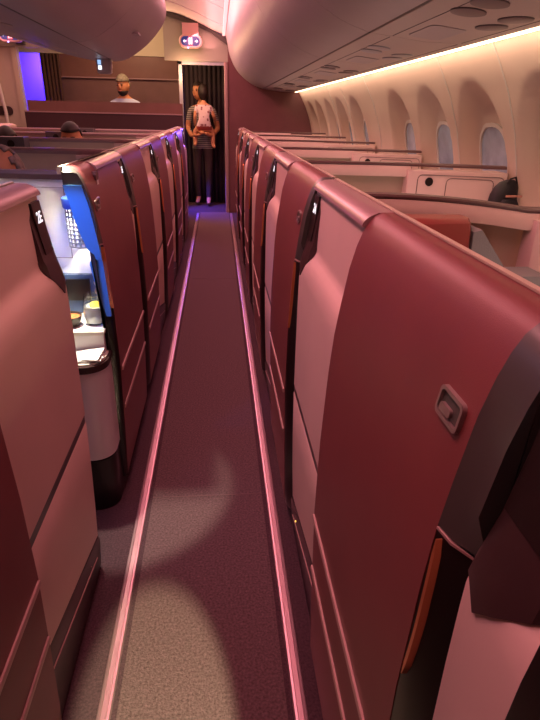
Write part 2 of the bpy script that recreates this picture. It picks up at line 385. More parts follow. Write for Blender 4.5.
# ------------------------------------------------------------------ centre suites: partitions
LP = curve([(-.03,.475),(-.1,.48),(-.3,.50),(-.6,.53),(-.885,.54)])
for k, t in zip(range(-1, 6), left):
    if k < 0: continue
    off = -.13
    path = [(x-(.012 if k == 1 else .13), y) for x, y in LP]
    path = [(max(x, -1.02), y) for x, y in path]
    b = BM(); secs = []
    for x, y in path: secs.append([(x, y, .79 if k == 1 else .03), (x, y, 1.10), (x, y+.025, 1.10), (x, y+.025, .79 if k == 1 else .03)])
    loft(b, secs); sh = fin('rear_shell', b, M['white'] if k in (1,) else M['shell'], t)
    b = BM(); secs = []
    for x, y in path: secs.append([(x, y-.008, 1.096), (x, y-.010, 1.112), (x, y-.002, 1.122), (x, y+.026, 1.122), (x, y+.032, 1.105), (x, y+.026, 1.096)])
    loft(b, secs); fin('shell_trim', b, M['capdark'] if k == 1 else M['cap'], sh)
    if k == 1:
        b = BM(); pts = [(-.02+p, .4735-.0, .86+q) for p, q in ((-.105,0),(-.105,.20),(-.32,.20),(-.32,0))]
        pts = [(-.150, interp([(-.32,.50),(-.13,.476)], -.15)-.003, .845), (-.150, .475, 1.072), (-.305, .492, 1.072), (-.305, .492, .845)]
        pts = [(x, interp([(-1.0,.54),(-.73,.53),(-.43,.50),(-.23,.48),(-.13,.475)], x)-.001, z) for x, _, z in pts]
        tube(b, pts+[pts[0]], .0013, 6); fin('panel_groove', b, M['capdark'], sh)
    else:
        b = BM(); prism_z(b, [(-.165,.44),(-.36,.455),(-.36,.52),(-.165,.52)], .03, 1.095); cb = fin('console_cabinet', b, M['panel'], t, bevel=.004)
        n = 16; b = BM(); loft(b, [[(-.335+.012*math.cos(2*PI*i/n), .4535-o, 1.05+.013*math.sin(2*PI*i/n)) for i in range(n)] for o in (-.004, .006)]); fin('speaker_disc', b, M['black'], cb)

# far half of the centre block: mirrored partitions and consoles on the centre line
XC = -1.37
far = []
FARTH = {2:'first', 3:'second', 4:'third', 5:'last'}
for k in range(2, 6):
    y0 = YL+PITCH*k
    t = thing('passenger_suite', 'far half of the centre block, %s low shell row beyond the silver-haired passenger' % FARTH[k], 'suite', (XC-.09, y0, 0), 'far centre suites')
    far.append(t)
    b = BM(); ribbon(b, curve([(0,.54),(-.3,.53),(-.6,.50),(-.80,.48)]), .03, 1.10, .025); sh = fin('rear_shell', b, M['shell'], t)
    b = BM(); secs = [[(x, y-.008, 1.096), (x, y-.010, 1.112), (x, y-.002, 1.122), (x, y+.026, 1.122), (x, y+.032, 1.105), (x, y+.026, 1.096)] for x, y in curve([(0,.54),(-.3,.53),(-.6,.50),(-.80,.48)])]
    loft(b, secs); fin('shell_trim', b, M['cap'], sh)
    b = BM(); prism_y(b, [(.80,.0),(.80,1.13),(.84,1.148),(.90,1.148),(.92,1.12),(.935,.9),(.95,.5),(.935,0)], 0, 1.06, -1); fin('aisle_panel', b, M['panel'], t)
    c = thing('centre_console', 'grey console with black disc on the centre line, %s beyond the silver-haired passenger' % FARTH[k], 'console', (XC, y0+.41, 0), 'centre consoles')
    b = BM(); box(b, -.085, .085, 0, .11, .0, 1.128); cc = fin('cabinet', b, M['oval'] if k > 2 else M['post'], c, bevel=.01)
    n = 16; b = BM(); loft(b, [[(.0+.024*math.cos(2*PI*i/n), .001-o, 1.085+.024*math.sin(2*PI*i/n)) for i in range(n)] for o in (0, .006)]); fin('speaker_disc', b, M['black'], c)

# ------------------------------------------------------------------ lit console of the open left suite (parts of that suite)
T = left[2]; ox, oy = XL, YL+PITCH   # local = world - (ox,oy)
def Lp(x, y, z=0): return (x-ox, y-oy, z)
def rnd_plan(x0, x1, y0, y1, r):     # plan with rounded near right corner
    pts = [(x0, y0)]
    for i in range(9):
        a = -PI/2 + PI/2*i/8; pts.append((x1-r+r*math.cos(a), y0+r*1.0+r*math.sin(a)))
    return pts + [(x1, y1), (x0, y1)]
pl = [Lp(x, y)[:2] for x, y in rnd_plan(-.75, -.372, 1.575, 1.83, .07)]
b = BM(); prism_z(b, pl, .215, .545); fin('console_body', b, M['white'], T)
pl2 = [Lp(x, y)[:2] for x, y in rnd_plan(-.75, -.375, 1.58, 1.83, .07)]
b = BM(); prism_z(b, pl2, 0, .205); fin('console_base', b, M['black'], T)
pl3 = [Lp(x, y)[:2] for x, y in rnd_plan(-.75, -.366, 1.565, 1.83, .075)]
b = BM(); prism_z(b, pl3, .545, .567); lip = fin('shelf_lip', b, M['dark'], T, bevel=.003)
pl4 = [Lp(x, y)[:2] for x, y in rnd_plan(-.75, -.374, 1.578, 1.825, .068)]
b = BM(); prism_z(b, pl4, .567, .572); fin('shelf_top', b, M['traytop'], T)
b = BM(); box(b, *[v for pr in ((-.75-ox,-.380-ox),(1.668-oy,1.842-oy)) for v in pr], .572, .640); fin('console_riser', b, M['white'], T)
b = BM(); box(b, -.75-ox, -.376-ox, 1.655-oy, 1.842-oy, .640, .652); fin('console_top', b, M['traytop'], T, bevel=.003)
b = BM(); box(b, -.75-ox, -.385-ox, 1.842-oy, 1.875-oy, .652, .79); cr = fin('control_recess', b, M['bluepanel'], T)
b = BM(); box(b, -.62-ox, -.445-ox, 1.837-oy, 1.842-oy, .70, .775); fin('control_screen', b, M['black'], cr, bevel=.002)
for z in (.765, .735):
    b = BM(); n = 14; secs = [[(-.418-ox+r*math.cos(2*PI*i/n), 1.842-oy-o, z+r*math.sin(2*PI*i/n)) for i in range(n)] for o, r in ((0,.012),(.01,.012),(.012,.009))]; loft(b, secs); fin('knob', b, M['latch'], cr)
# perforated reading lamp
lampc = (-.432, 1.80)
b = BM(); lathe(b, [(.056,.0),(.058,.004),(.058,.030),(.050,.034)], (lampc[0]-ox, lampc[1]-oy, 1.02), 28); lamp = fin('reading_lamp', b, M['lampblue'], T)
b = BM(); n = 40; rows = 9
vs = [[b.verts.new((lampc[0]-ox+.052*math.cos(2*PI*i/n), lampc[1]-oy+.052*math.sin(2*PI*i/n), .90+.12*j/(rows*3))) for i in range(n)] for j in range(rows*3+1)]
for j in range(rows*3):
    for i in range(n):
        if j % 3 != 0 and i % 2 == 0: continue          # the slots of the screen
        b.faces.new((vs[j][i], vs[j][(i+1) % n], vs[j+1][(i+1) % n], vs[j+1][i]))
bmesh.ops.delete(b, geom=[v for v in b.verts if not v.link_faces], context='VERTS')
ls = fin('lamp_screen', b, M['lampmetal'], lamp)
sm = ls.modifiers.new('s', 'SOLIDIFY'); sm.thickness = .0025
b = BM(); tube(b, [(lampc[0]-ox, lampc[1]-oy, .985), (lampc[0]-ox, lampc[1]-oy, 1.02)], .010, 10); fin('bulb', b, M['bulb'], lamp)
b = BM(); tube(b, [(lampc[0]-ox, lampc[1]-oy, .925-.02), (lampc[0]-ox, lampc[1]-oy, .925)], .012, 10); tube(b, [(lampc[0]-ox, lampc[1]-oy+.05, 1.03), (lampc[0]-ox, lampc[1]-oy+.075, 1.03)], .012, 10); fin('lamp_bracket', b, M['lampmetal'], lamp)

# glass, bowl, napkins standing on the console
g = thing('drinking_glass', 'stemless glass of cloudy water with a lemon slice on the lit console', 'glass', (-.412, 1.735, .652))
b = BM(); lathe(b, [(.024,.0),(.032,.004),(.038,.025),(.039,.045),(.036,.075),(.031,.100),(.0295,.100),(.0345,.075),(.0375,.045),(.0365,.026),(.031,.007),(.022,.005)], n=28); fin('bowl', b, M['tumbler'], g)
b = BM(); lathe(b, [(.021,.006),(.0305,.008),(.0362,.026),(.0372,.045),(.0358,.062)], n=28); fin('drink', b, M['water'], g)
b = BM(); lathe(b, [(.003,0),(.019,0),(.020,.002),(.019,.004),(.003,.004)], n=20); lm = fin('lemon_slice', b, M['lemon'], g); lm.location = (.004,-.006,.064); lm.rotation_euler = (.35,.15,0)
w = thing('snack_bowl', 'small dark bowl of orange-brown snacks beside the drinking glass', 'bowl', (-.492, 1.715, .652))
b = BM(); lathe(b, [(.018,0),(.026,.003),(.036,.02),(.040,.036),(.037,.036),(.033,.021),(.022,.006)], n=24); fin('bowl', b, M['ceramic'], w)
b = BM(); lathe(b, [(.002,.036),(.02,.034),(.035,.030),(.033,.022),(.01,.02)], n=20); fin('snacks', b, M['nuts'], w)
nk = BM()
for i, (a, z) in enumerate(((0,.002),(.25,.006),(-.2,.010))):
    m4 = Matrix.Translation((0,0,z)) @ Matrix.Rotation(a, 4, 'Z') @ Matrix.Diagonal((.11,.06,.003,1)); bmesh.ops.create_cube(nk, size=1, matrix=m4)
for v in nk.verts:
    v.co.z += .012*max(0, (v.co.x+.02)/.06)**2*(1 if v.co.y > 0 else .2)
o = fin('folded_napkins', nk, M['paper'], smooth=False); o.location = (-.435, 1.622, .572); tag(o, 'crumpled white paper napkins on the lit lower shelf below the glass', 'napkins')
# serving mat under glass
b = BM(); loft(b, [[(x, y, z) for x, y in rrect(.17,.10,.01)] for z in (.6521,.6535)]); o = fin('tray_mat', b, M['paper']); o.location = (-.465,1.725,0); tag(o, 'pale paper mat under the glass and the snack bowl', 'mat')
for n_ in ('drinking_glass', 'snack_bowl'): bpy.data.objects[n_].location.z = .6537

# ------------------------------------------------------------------ setting: floor, rails
b = BM(); box(b, -.262, .142, -2.2, 8.0, -.05, 0); 
struct('floor', b, M['carpet'])
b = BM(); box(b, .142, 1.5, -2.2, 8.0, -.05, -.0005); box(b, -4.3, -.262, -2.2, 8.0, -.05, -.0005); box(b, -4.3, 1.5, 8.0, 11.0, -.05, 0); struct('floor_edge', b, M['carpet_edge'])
for i, xc in enumerate((-.292, .173)):
    b = BM(); prism_y(b, [(xc-.017,0),(xc-.014,.006),(xc-.008,.007),(xc-.006,.004),(xc+.006,.004),(xc+.008,.007),(xc+.014,.006),(xc+.017,0)], -2.2, 7.9); struct('trim_%d' % (i+1), b, M['rail'])
for i, yc in enumerate((1.637, 4.55)):
    b = BM(); box(b, -.262, .142, yc-.0015, yc+.0015, 0, .0012); struct('trim_%d' % (i+3), b, M['seam'])

# ------------------------------------------------------------------ right sidewall with window reveals
SW = [(0,1.25),(.3,1.31),(.6,1.335),(.9,1.325),(1.1,1.295),(1.25,1.255),(1.4,1.195),(1.5,1.14),(1.62,1.065)]
WY = [1.50, 2.11, 2.72, 3.33, 3.94, 5.15, 5.76, 6.37, 6.98, 7.55]
def reveal(y, z):
    d = 0
    for c in WY:
        dz = (z-1.08)/.37 if z > 1.08 else (1.08-z)/.30
        dy = abs(y-c)/.255
        r = (dy**2.2+abs(dz)**2.2)**(1/2.2)
        if r < 1: d = max(d, .085*min(1, (1-r)/.22)**.8)
    return d
b = BM(); ny, nz = 520, 60
ys = [-2.2] + [.9+(8.0-.9)*i/ny for i in range(ny+1)]; zs = [1.62*j/nz for j in range(nz+1)]
rows = [[b.verts.new((interp(SW, z)+reveal(y, z), y, z)) for z in zs] for y in ys]
for a, c in zip(rows, rows[1:]):
    for j in range(nz): b.faces.new((a[j], a[j+1], c[j+1], c[j]))
struct('wall_right', b, M['sidewall'], angle=60)
for i, c in enumerate(WY):
    if c < 1.5: continue
    wn = thing('window_%d' % (i), None, None, (0, 0, 0), None, 'structure')
    def wp(a, z, o): return (interp(SW, z)+.083-o, c+.02+a, z)
    n = 28
    def sup(w, h, zc):
        out = []
        for q in range(n):
            t_ = 2*PI*q/n; cx, sz = math.cos(t_), math.sin(t_)
            out.append((w*math.copysign(abs(cx)**.75, cx), zc+h*math.copysign(abs(sz)**.85, sz)))
        return out
    o_, i_ = sup(.160,.172,1.113), sup(.142,.154,1.113)
    b = BM(); loft(b, [[wp(a, z, -.004) for a, z in o_], [wp(a, z, .010) for a, z in o_], [wp(a, z, .012) for a, z in i_], [wp(a, z, .0) for a, z in i_]], caps=False); fin('window_frame', b, M['wframe'], wn)
    b = BM(); loft(b, [[wp(a*1.01, z, .002) for a, z in i_], [wp(a*1.01, z, .004) for a, z in i_]]); fin('pane', b, M['glass'], wn)
for i, yc in enumerate((2.375, 2.985, 4.50, 5.415, 6.02)):
    b = BM(); secs = []
    for z in (1.0,1.1,1.25,1.4,1.5,1.6): x = interp(SW, z); secs.append([(x-.003, yc-.004, z), (x-.005, yc, z), (x-.003, yc+.004, z), (x+.004, yc, z)])
    loft(b, secs); struct('trim_%d' % (i+5), b, M['wframe'])
# warm light strip above the windows
b = BM(); prism_y(b, [(1.040,1.572),(1.040,1.590),(1.068,1.590),(1.068,1.572)], -.5, 7.98); o = fin('light_strip', b, M['warm']); tag(o, 'long warm glowing light strip along the top of the window wall', 'light')
# ledge light sparkles under the windows are part of real glass; nothing added

# ------------------------------------------------------------------ overhead bins
def make_bin(side, y0, y1, label, group, lit=False, vents=True):
    t = thing('overhead_bin', label, 'bin', (0, y0, 0), group)
    L = y1-y0-.004
    if side == 'R':
        door = curve([(.605,1.605),(.50,1.640),(.40,1.695),(.30,1.775),(.225,1.875),(.170,2.0),(.148,2.11),(.125,2.20)], 4)
        prof = list(door)+[(.5,2.32),(.62,1.75)]
        b = BM(); prism_y(b, prof, 0, L); fin('bin_door', b, M['bin'], t)
        b = BM(); prism_y(b, [(.618,1.603),(.84,1.578),(1.037,1.575),(1.037,1.62),(1.20,1.63),(1.2,1.75),(.63,1.75)], 0, L); ps = fin('service_panel', b, M['psu'], t)
        b = BM(); prism_y(b, [(.6055,1.606),(.612,1.602),(.618,1.604),(.62,1.75),(.62,1.755)], 0, L); fin('seam_channel', b, M['black'], t)
        def und(x): return interp([(.618,1.603),(.84,1.578),(1.037,1.575)], x)
        for cx, cy in ((.745,.34),(.745,.48),(.905,.50),(.905,.66)):
            b = BM(); n = 20
            secs = [[(cx+.052*f*math.cos(2*PI*i/n), cy+.056*f*math.sin(2*PI*i/n), und(cx+.052*f*math.cos(2*PI*i/n))-o) for i in range(n)] for f, o in ((1,-.002),(1,.004),(.93,.005))]
            loft(b, secs); fin('vent', b, M['oval'] if not lit else M['post'], ps)
        b = BM(); pts = [(.80+p, .88+q) for p, q in rrect(.13,.28,.03)]
        loft(b, [[(x, y, und(x)+.001) for x, y in pts], [(x, y, und(x)-.003) for x, y in pts]]); fin('mask_hatch', b, M['bin'], ps)
        for cx in (.70,.985):
            b = BM(); tube(b, [(cx, .02, und(cx)), (cx, L-.02, und(cx))], .0018, 6); fin('panel_groove', b, M['oval'], ps)
    else:
        half = [(-.672,1.600),(-.60,1.613),(-.53,1.650),(-.44,1.715),(-.36,1.80),(-.322,1.87),(-.325,1.95),(-.37,2.05),(-.5,2.25)]
        door = curve(half, 4)
        b = BM(); prism_y(b, door+[(-.62,2.425),(-1.0,2.46),(-.68,1.75)], 0, L); fin('bin_door', b, M['bin'], t)
        b = BM(); prism_y(b, curve([(-.684,1.600),(-.80,1.602),(-.95,1.625),(-1.15,1.675),(-1.36,1.73)], 4)+[(-1.36,1.80),(-.69,1.75)], 0, L); ps = fin('service_panel', b, M['bin'], t)
        b = BM(); prism_y(b, [(-.6725,1.6005),(-.678,1.598),(-.6835,1.6005),(-.69,1.75),(-.68,1.75)], 0, L); fin('seam_channel', b, M['black'], t)
        def und(x): return interp([(-1.36,1.73),(-1.15,1.675),(-.95,1.625),(-.80,1.602),(-.684,1.600)], x)
        for cx, cy in ((-.86,.46),(-.86,.60),(-1.02,.46),(-1.02,.60)):
            b = BM(); n = 18
            secs = [[(cx+.05*f*math.cos(2*PI*i/n), cy+.055*f*math.sin(2*PI*i/n), und(cx+.05*f*math.cos(2*PI*i/n))-o) for i in range(n)] for f, o in ((1,-.002),(1,.003),(.93,.004))]
            loft(b, secs); fin('vent', b, M['psu'], ps)
        b = BM(); box(b, -.46-.03, -.46+.03, .45, .56, 1.693, 1.703); 
        ht = fin('bin_latch', b, M['bin'], t)
    return t
RB = ['over the nearest suite', 'second from the camera', 'third from the camera', 'fourth from the camera', 'fifth from the camera', 'sixth from the camera', 'against the burgundy bulkhead']
yb = 8.0-7*1.11
make_bin('R', yb-1.11, yb, 'right-hand overhead bin above and behind the camera, at the top right corner', 'right overhead bins')
for i in range(7):
    make_bin('R', yb+1.11*i, yb+1.11*(i+1), 'right-hand overhead bin with oval vents, %s' % RB[i], 'right overhead bins', lit=(i == 2))
for i, nm in enumerate(('directly above the camera', 'nearest in view at the top left', 'middle one of the rounded row', 'with the rounded end and hanging lit box')):
    make_bin('C', -.2+1.1*i, -.2+1.1*(i+1), 'centre overhead bin, %s' % nm, 'centre overhead bins')
# other half of the centre bins (seen only from the side)
b = BM(); o = None
for i in range(4):
    t = thing('overhead_bin', 'far-side centre overhead bin behind the near row, %s from the camera' % ORD[i], 'bin', (0, -.2+1.1*i, 0), 'far centre overhead bins')
    mir = lambda P: [(2*XC-x, z) for x, z in P]
    b = BM(); prism_y(b, mir(curve([(-.684,1.600),(-.80,1.602),(-.95,1.625),(-1.15,1.675),(-1.372,1.73)], 4)+[(-1.372,1.80),(-.69,1.75)]), 0, 1.096); fin('service_panel', b, M['bin'], t)
    b = BM(); prism_y(b, mir(curve([(-.684,1.600),(-.60,1.613),(-.53,1.650),(-.44,1.715),(-.36,1.80),(-.322,1.87),(-.325,1.95),(-.37,2.05),(-.5,2.25)], 4)+[(-.62,2.432),(-1.0,2.475),(-.69,1.75)]), 0, 1.096); fin('bin_door', b, M['bin'], t)
# hanging lit box under the bin end
hb = thing('indicator_box', 'small translucent box with lit blue-white windows hanging under the centre bin end', 'indicator', (-.715, 4.02, 1.53))
b = BM(); loft(b, [[(x, y, z) for x, y in rrect(w_, .05, .012)] for z, w_ in ((-.015,.075),(-.008,.09),(.04,.098),(.075,.10))]); fin('housing', b, M['bin'], hb)
b = BM(); box(b, -.034, -.014, -.0275, -.0245, .008, .030); fin('lit_window', b, M['monitor2'], hb)
b = BM(); box(b, -.036, -.016, -.0275, -.0245, .036, .062); fin('lit_window', b, M['monitor'], hb)

# ------------------------------------------------------------------ ceiling
CP = curve([(-4.3,1.9),(-3.6,2.05),(-2.95,2.22),(-2.3,2.43),(-1.37,2.52),(-.6,2.44),(-.3,2.36),(-.05,2.26),(.125,2.20)], 6)
b = BM(); secs = [[(x, y, z) for x, z in CP] + [(x, y, z+.05) for x, z in CP[::-1]] for y in (-2.2, 8.0)]
loft(b, secs); struct('ceiling', b, M['ceil'])
for i, yc in enumerate((5.0, 6.1, 7.2)):
    b = BM(); secs = [[(x, yc-.006, z+.002), (x, yc, z-.006), (x, yc+.006, z+.002)] for x, z in CP if x > -1.4]
    loft(b, secs); struct('trim_%d' % (i+12), b, M['ceil'])
b = BM(); prism_y(b, [(.085,2.185),(.085,2.205),(.118,2.205),(.118,2.185)], -.5, 7.9); o = fin('cove_light', b, M['cove']); tag(o, 'pink glowing cove strip between the ceiling and the right-hand bins', 'light')
b = BM(); box(b, .13, 1.5, -2.2, 8.0, 2.33, 2.38); struct('ceiling_right', b, M['ceil'])
b = BM(); box(b, -4.35, -4.3, -2.2, 11, 0, 2.5); struct('wall_left', b, M['cream'])
b = BM(); box(b, -4.3, 1.5, -2.25, -2.2, 0, 2.6); struct('wall_back', b, M['brown'])

# ------------------------------------------------------------------ end of the cabin
b = BM(); box(b, .152, 1.5, 8.0, 8.06, 0, 2.5); struct('wall_front', b, M['bulk'])
b = BM(); prism_z(b, rrect(.05,.09,.015), 0, 1.90); o = struct('door_1_post', b, M['cap']); o.location = (.126, 8.02, 0)
b = BM(); box(b, -.49, -.445, 8.03, 8.09, 0, 1.90); box(b, -.49, .10, 8.03, 8.09, 1.865, 1.905); struct('door_1', b, M['post'], bevel=.006)
b = BM(); loft(b, [[(-.66, y, 1.905), (.152, y, 1.905), (.152, y, 2.12), (-.05, y, 2.26), (-.30, y, 2.36), (-.66, y, 2.45)] for y in (8.01, 8.07)]); struct('trim_20', b, M['header'])
b = BM(); loft(b, [[(-.66, y, 2.40), (-.30, y, 2.315), (-.05, y, 2.215), (.148, y, 2.09), (.148, y, 2.16), (-.05, y, 2.26), (-.30, y, 2.36), (-.66, y, 2.45)] for y in (7.96, 8.008)]); struct('trim_21', b, M['frame'])
# signs
def make_sign(x, label):
    t = thing('lavatory_sign', label, 'sign', (x, 7.93, 2.115), 'lavatory signs')
    b = BM(); loft(b, [[(p*f, -o, q*f) for p, q in rrect(.29,.15,.074,8)] for f, o in ((1,-.03),(1,.03),(.93,.04))]); fin('housing', b, M['signrim'], t)
    b = BM(); loft(b, [[(p, -o, q) for p, q in rrect(.235,.105,.052,8)] for o in (.038,.043)]); sc = fin('screen', b, M['signbg'], t)
    b = BM()
    loft(b, [[(p, -o, q) for p, q in rrect(.055,.092,.006,3)] for o in (.042,.0445)]); fin('red_field', b, M['signred'], sc)
    b = BM()
    for dx in (-.013, .013):
        ball(b, (dx, -.046, .030), (.008,.003,.008), 10); box(b, dx-.008, dx+.008, -.048, -.0445, -.036, .019)
    fin('figures', b, M['signwhite'], sc)
    for s_ in (-1, 1):
        b = BM(); box(b, s_*.055-.001 if s_ > 0 else -.085, .085 if s_ > 0 else -.054, -.047, -.043, -.005, .005)
        loft(b, [[(s_*.095, -o, 0), (s_*.074, -o, .020), (s_*.074, -o, -.020)] for o in (.043,.047)]); fin('arrow', b, M['signwhite'], sc)
    b = BM(); ball(b, (-.03, -.038, -.073), (.009,.007,.009), 12); fin('blue_light', b, M['bluedot'], t)
    b = BM(); box(b, -.10, .10, -.02, .02, .07, .20); fin('mount', b, M['signrim'], t)
make_sign(-.315, 'pink-rimmed oval lit sign with arrows above the doorway with the woman')
make_sign(-2.50, 'pink-rimmed oval lit sign cut off at the upper left edge')
# counter in front of the crew man
ct = thing('galley_counter', 'long dark plum counter that the man stands behind', 'counter', (-1.42, 7.75, 0))
b = BM(); box(b, -1.0, .97, 0, .16, 0, 1.27); fin('front_panel', b, M['counter'], ct, bevel=.008)
b = BM(); box(b, -.96, .97, .04, .20, 1.275, 1.40); fin('upper_panel', b, M['brown'], ct, bevel=.01)
b = BM(); box(b, -1.0, .98, -.012, .17, 1.262, 1.278); fin('ledge', b, M['cap'], ct, bevel=.003)
# brown wall behind the man
b = BM(); box(b, -2.27, -.50, 9.0, 9.06, 1.735, 2.02); struct('wall_galley_upper', b, M['brown'])
b = BM(); box(b, -2.27, -.50, 9.03, 9.09, 0, 1.735); struct('wall_galley_lower', b, M['brown2'])
b = BM(); box(b, -2.27, -.50, 8.985, 9.03, 1.722, 1.738); struct('trim_22', b, M['cap'])
b = BM(); box(b, -4.3, -.50, 8.98, 9.04, 2.02, 2.75); struct('wall_galley_header', b, M['cream'])
b = BM(); box(b, -4.3, 1.5, 8.0, 11.0, 2.75, 2.8); struct('ceiling_galley', b, M['ceil'])
b = BM(); box(b, -.66, .152, 8.07, 8.11, 2.4, 2.75); box(b, -4.3, 1.5, 8.0, 8.005, 2.52, 2.75); struct('trim_23', b, M['header'])
b = BM(); box(b, -4.3, 1.5, 10.4, 10.45, 0, 2.75); struct('wall_galley_back', b, M['white'])
b = BM(); box(b, .152, .2, 8.06, 10.4, 0, 2.75); struct('wall_galley_right', b, M['brown'])
b = BM(); box(b, -.56, -.50, 9.0, 9.6, 0, 2.75); struct('wall_galley_left', b, M['brown'])
# left closet wall and second doorway
b = BM(); box(b, -4.3, -2.62, 8.25, 8.33, 0, 2.02); struct('wall_closet', b, M['cream'])
b = BM(); box(b, -4.3, -2.2, 8.2, 8.26, 2.02, 2.75) ; struct('trim_24', b, M['cream'])
b = BM(); box(b, -2.62, -2.56, 8.22, 8.34, 0, 2.02); struct('door_2', b, M['cream'], bevel=.006)
b = BM(); box(b, -3.1, -2.18, 9.75, 9.80, 0, 2.3); struct('wall_galley_white', b, M['white'])
b = BM(); loft(b, [[(p, -o, q) for p, q in rrect(.30,.11,.05,6)] for o in (0,.01)]); o = fin('door_window', b, M['dark']); o.location = (-2.87, 8.245, 1.27); tag(o, 'dark oval panel low on the cream wall at the far left', 'panel')
b = BM(); tube(b, [(-2.86,8.2,1.86),(-2.80,8.2,1.25),(-2.795,8.2,0)], .022, 10); o = fin('grab_pole', b, M['wframe']); tag(o, 'pale slanting pole in front of the cream wall at the far left', 'pole')
b = BM(); loft(b, [[(p, -o, q) for p, q in rrect(.10,.14,.02,4)] for o in (0,.03)]); o = fin('warning_light', b, M['redlamp']); o.location = (-2.915, 8.25, 1.83); tag(o, 'small red-orange light on the far-left cream wall', 'light')
b = BM(); box(b, -.05, .05, -.03, .03, -.02, .02); ball(b, (.03,-.035,.005), (.012,.012,.012), 10); o = fin('ceiling_camera', b, M['frame']); o.location = (-2.47, 8.17, 2.06); tag(o, 'small dark box with a glint above the blue doorway', 'camera')
def curtain(name, x0, x1, y, z0, z1, n, amp, m, label, ry=0):
    b = BM(); N = n*10
    rows = []
    for i in range(N+1):
        x = x0+(x1-x0)*i/N; d = amp*math.sin(2*PI*n*i/N)+.3*amp*math.sin(5.3*n*i/N)
        rows.append([(x, y+d*(.7+.3*(z1-z)/(z1-z0)), z) for z in (z0, z0+.5, z0+1.0, z1)])
    loft(b, rows, closed=False, caps=False)
    o = fin(name, b, m); sm = o.modifiers.new('s', 'SOLIDIFY'); sm.thickness = .006; tag(o, label, 'curtain')
curtain('curtain', -.47, .12, 8.93, .0, 1.98, 9, .022, M['curtain'], 'dark pleated curtain behind the woman carrying a child')
curtain('curtain', -2.41, -2.16, 8.72, .0, 2.0, 5, .02, M['curtain2'], 'dark brown curtain beside the blue doorway at upper left')

# ------------------------------------------------------------------ people
def skin_mesh(chains, root=0):
    """chains: list of [(pos, r), ...]; shared positions are merged"""
    vs = []; rs = []; es = []; idx = {}
    for ch in chains:
        prev = None
        for p, r in ch:
            key = tuple(round(c, 4) for c in p)
            if key not in idx: idx[key] = len(vs); vs.append(p); rs.append(r)
            i = idx[key]
            if prev is not None and prev != i: es.append((prev, i))
            prev = i
    me = bpy.data.meshes.new('sk'); me.from_pydata(vs, es, [])
    o = bpy.data.objects.new('sk', me); COL.objects.link(o)
    m = o.modifiers.new('skin', 'SKIN')
    if not me.skin_vertices: 
        bpy.context.view_layer.update()
    sv = me.skin_vertices[0].data
    for i, r in enumerate(rs): sv[i].radius = (r, r) if not isinstance(r, tuple) else r; sv[i].use_root = (i == root)
    s_ = o.modifiers.new('sub', 'SUBSURF'); s_.levels = 2; s_.render_levels = 2
    dg = bpy.context.evaluated_depsgraph_get()
    out = bpy.data.meshes.new_from_object(o.evaluated_get(dg))
    bpy.data.objects.remove(o); bpy.data.meshes.remove(me)
    q = bmesh.new(); q.from_mesh(out)
    if any(len(e.link_faces) != 2 for e in q.edges): print('SKIN OPEN', chains[0][0])
    bmesh.ops.recalc_face_normals(q, faces=q.faces); q.to_mesh(out); q.free()
    return out
def head_bm(bm, c, h, face, tilt=0):
    """egg head with chin, nose, ears; c = centre, h = height, face = yaw (0 looks to -y)"""
    R = Matrix.Translation(c) @ Matrix.Rotation(face, 4, 'Z') @ Matrix.Rotation(tilt, 4, 'X')
    k = h/.23
    t = bmesh.new(); bmesh.ops.create_uvsphere(t, u_segments=28, v_segments=20, radius=1)
    for v in t.verts:
        x, y, z = v.co
        w = .074*(1 if z > 0 else 1-.28*z*z); d = .095*(1 if z > -.2 else 1-.15*(z+.2)**2)
        v.co = Vector((x*w, y*d - (.012 if z < -.3 else 0)*abs(z), z*.115))
        if y < -.5: v.co.y *= .95
    nose = bmesh.new(); bmesh.ops.create_cone(nose, segments=10, radius1=.017, radius2=.005, depth=.05, matrix=Matrix.Translation((0,-.094,-.005)) @ Matrix.Rotation(.35, 4, 'X'))
    for s_ in (-1, 1): bmesh.ops.create_uvsphere(nose, u_segments=10, v_segments=8, radius=1, matrix=Matrix.Translation((s_*.074,.008,-.005)) @ Matrix.Diagonal((.011,.018,.030,1)))
    for q in (t, nose):
        for v in q.verts: v.co = R @ (v.co*k)
        me = bpy.data.meshes.new('x'); q.to_mesh(me); q.free(); bm.from_mesh(me); bpy.data.meshes.remove(me)
    return R, k
def hand(chains, wrist, d, n, side, curl=.5, sc=1):
    """five short finger chains; d=direction, n=palm normal"""
    d = Vector(d).normalized(); n = Vector(n).normalized(); l = d.cross(n)*side
    w = Vector(wrist); out = []
    out.append([(tuple(w), .024*sc), (tuple(w+d*.04*sc), .030*sc), (tuple(w+d*.075*sc), .028*sc)])
    for i, (o, ln) in enumerate(((-.027,.062),(-.009,.072),(.009,.067),(.026,.052))):
        a = w+d*.07*sc+l*o*sc; b = a+(d+n*curl*.5).normalized()*ln*.45*sc; c = b+(d+n*curl*1.4).normalized()*ln*.55*sc
        out.append([(tuple(a-d*.02*sc), .010*sc), (tuple(a), .010*sc), (tuple(b), .009*sc), (tuple(c), .007*sc)])
    a = w+d*.02*sc-l*.022*sc; b = a+(d-l*.9+n*.3).normalized()*.035*sc; c = b+(d*1.2+n*.5).normalized()*.03*sc
    out.append([(tuple(a), .012*sc), (tuple(b), .011*sc), (tuple(c), .008*sc)])
    return out
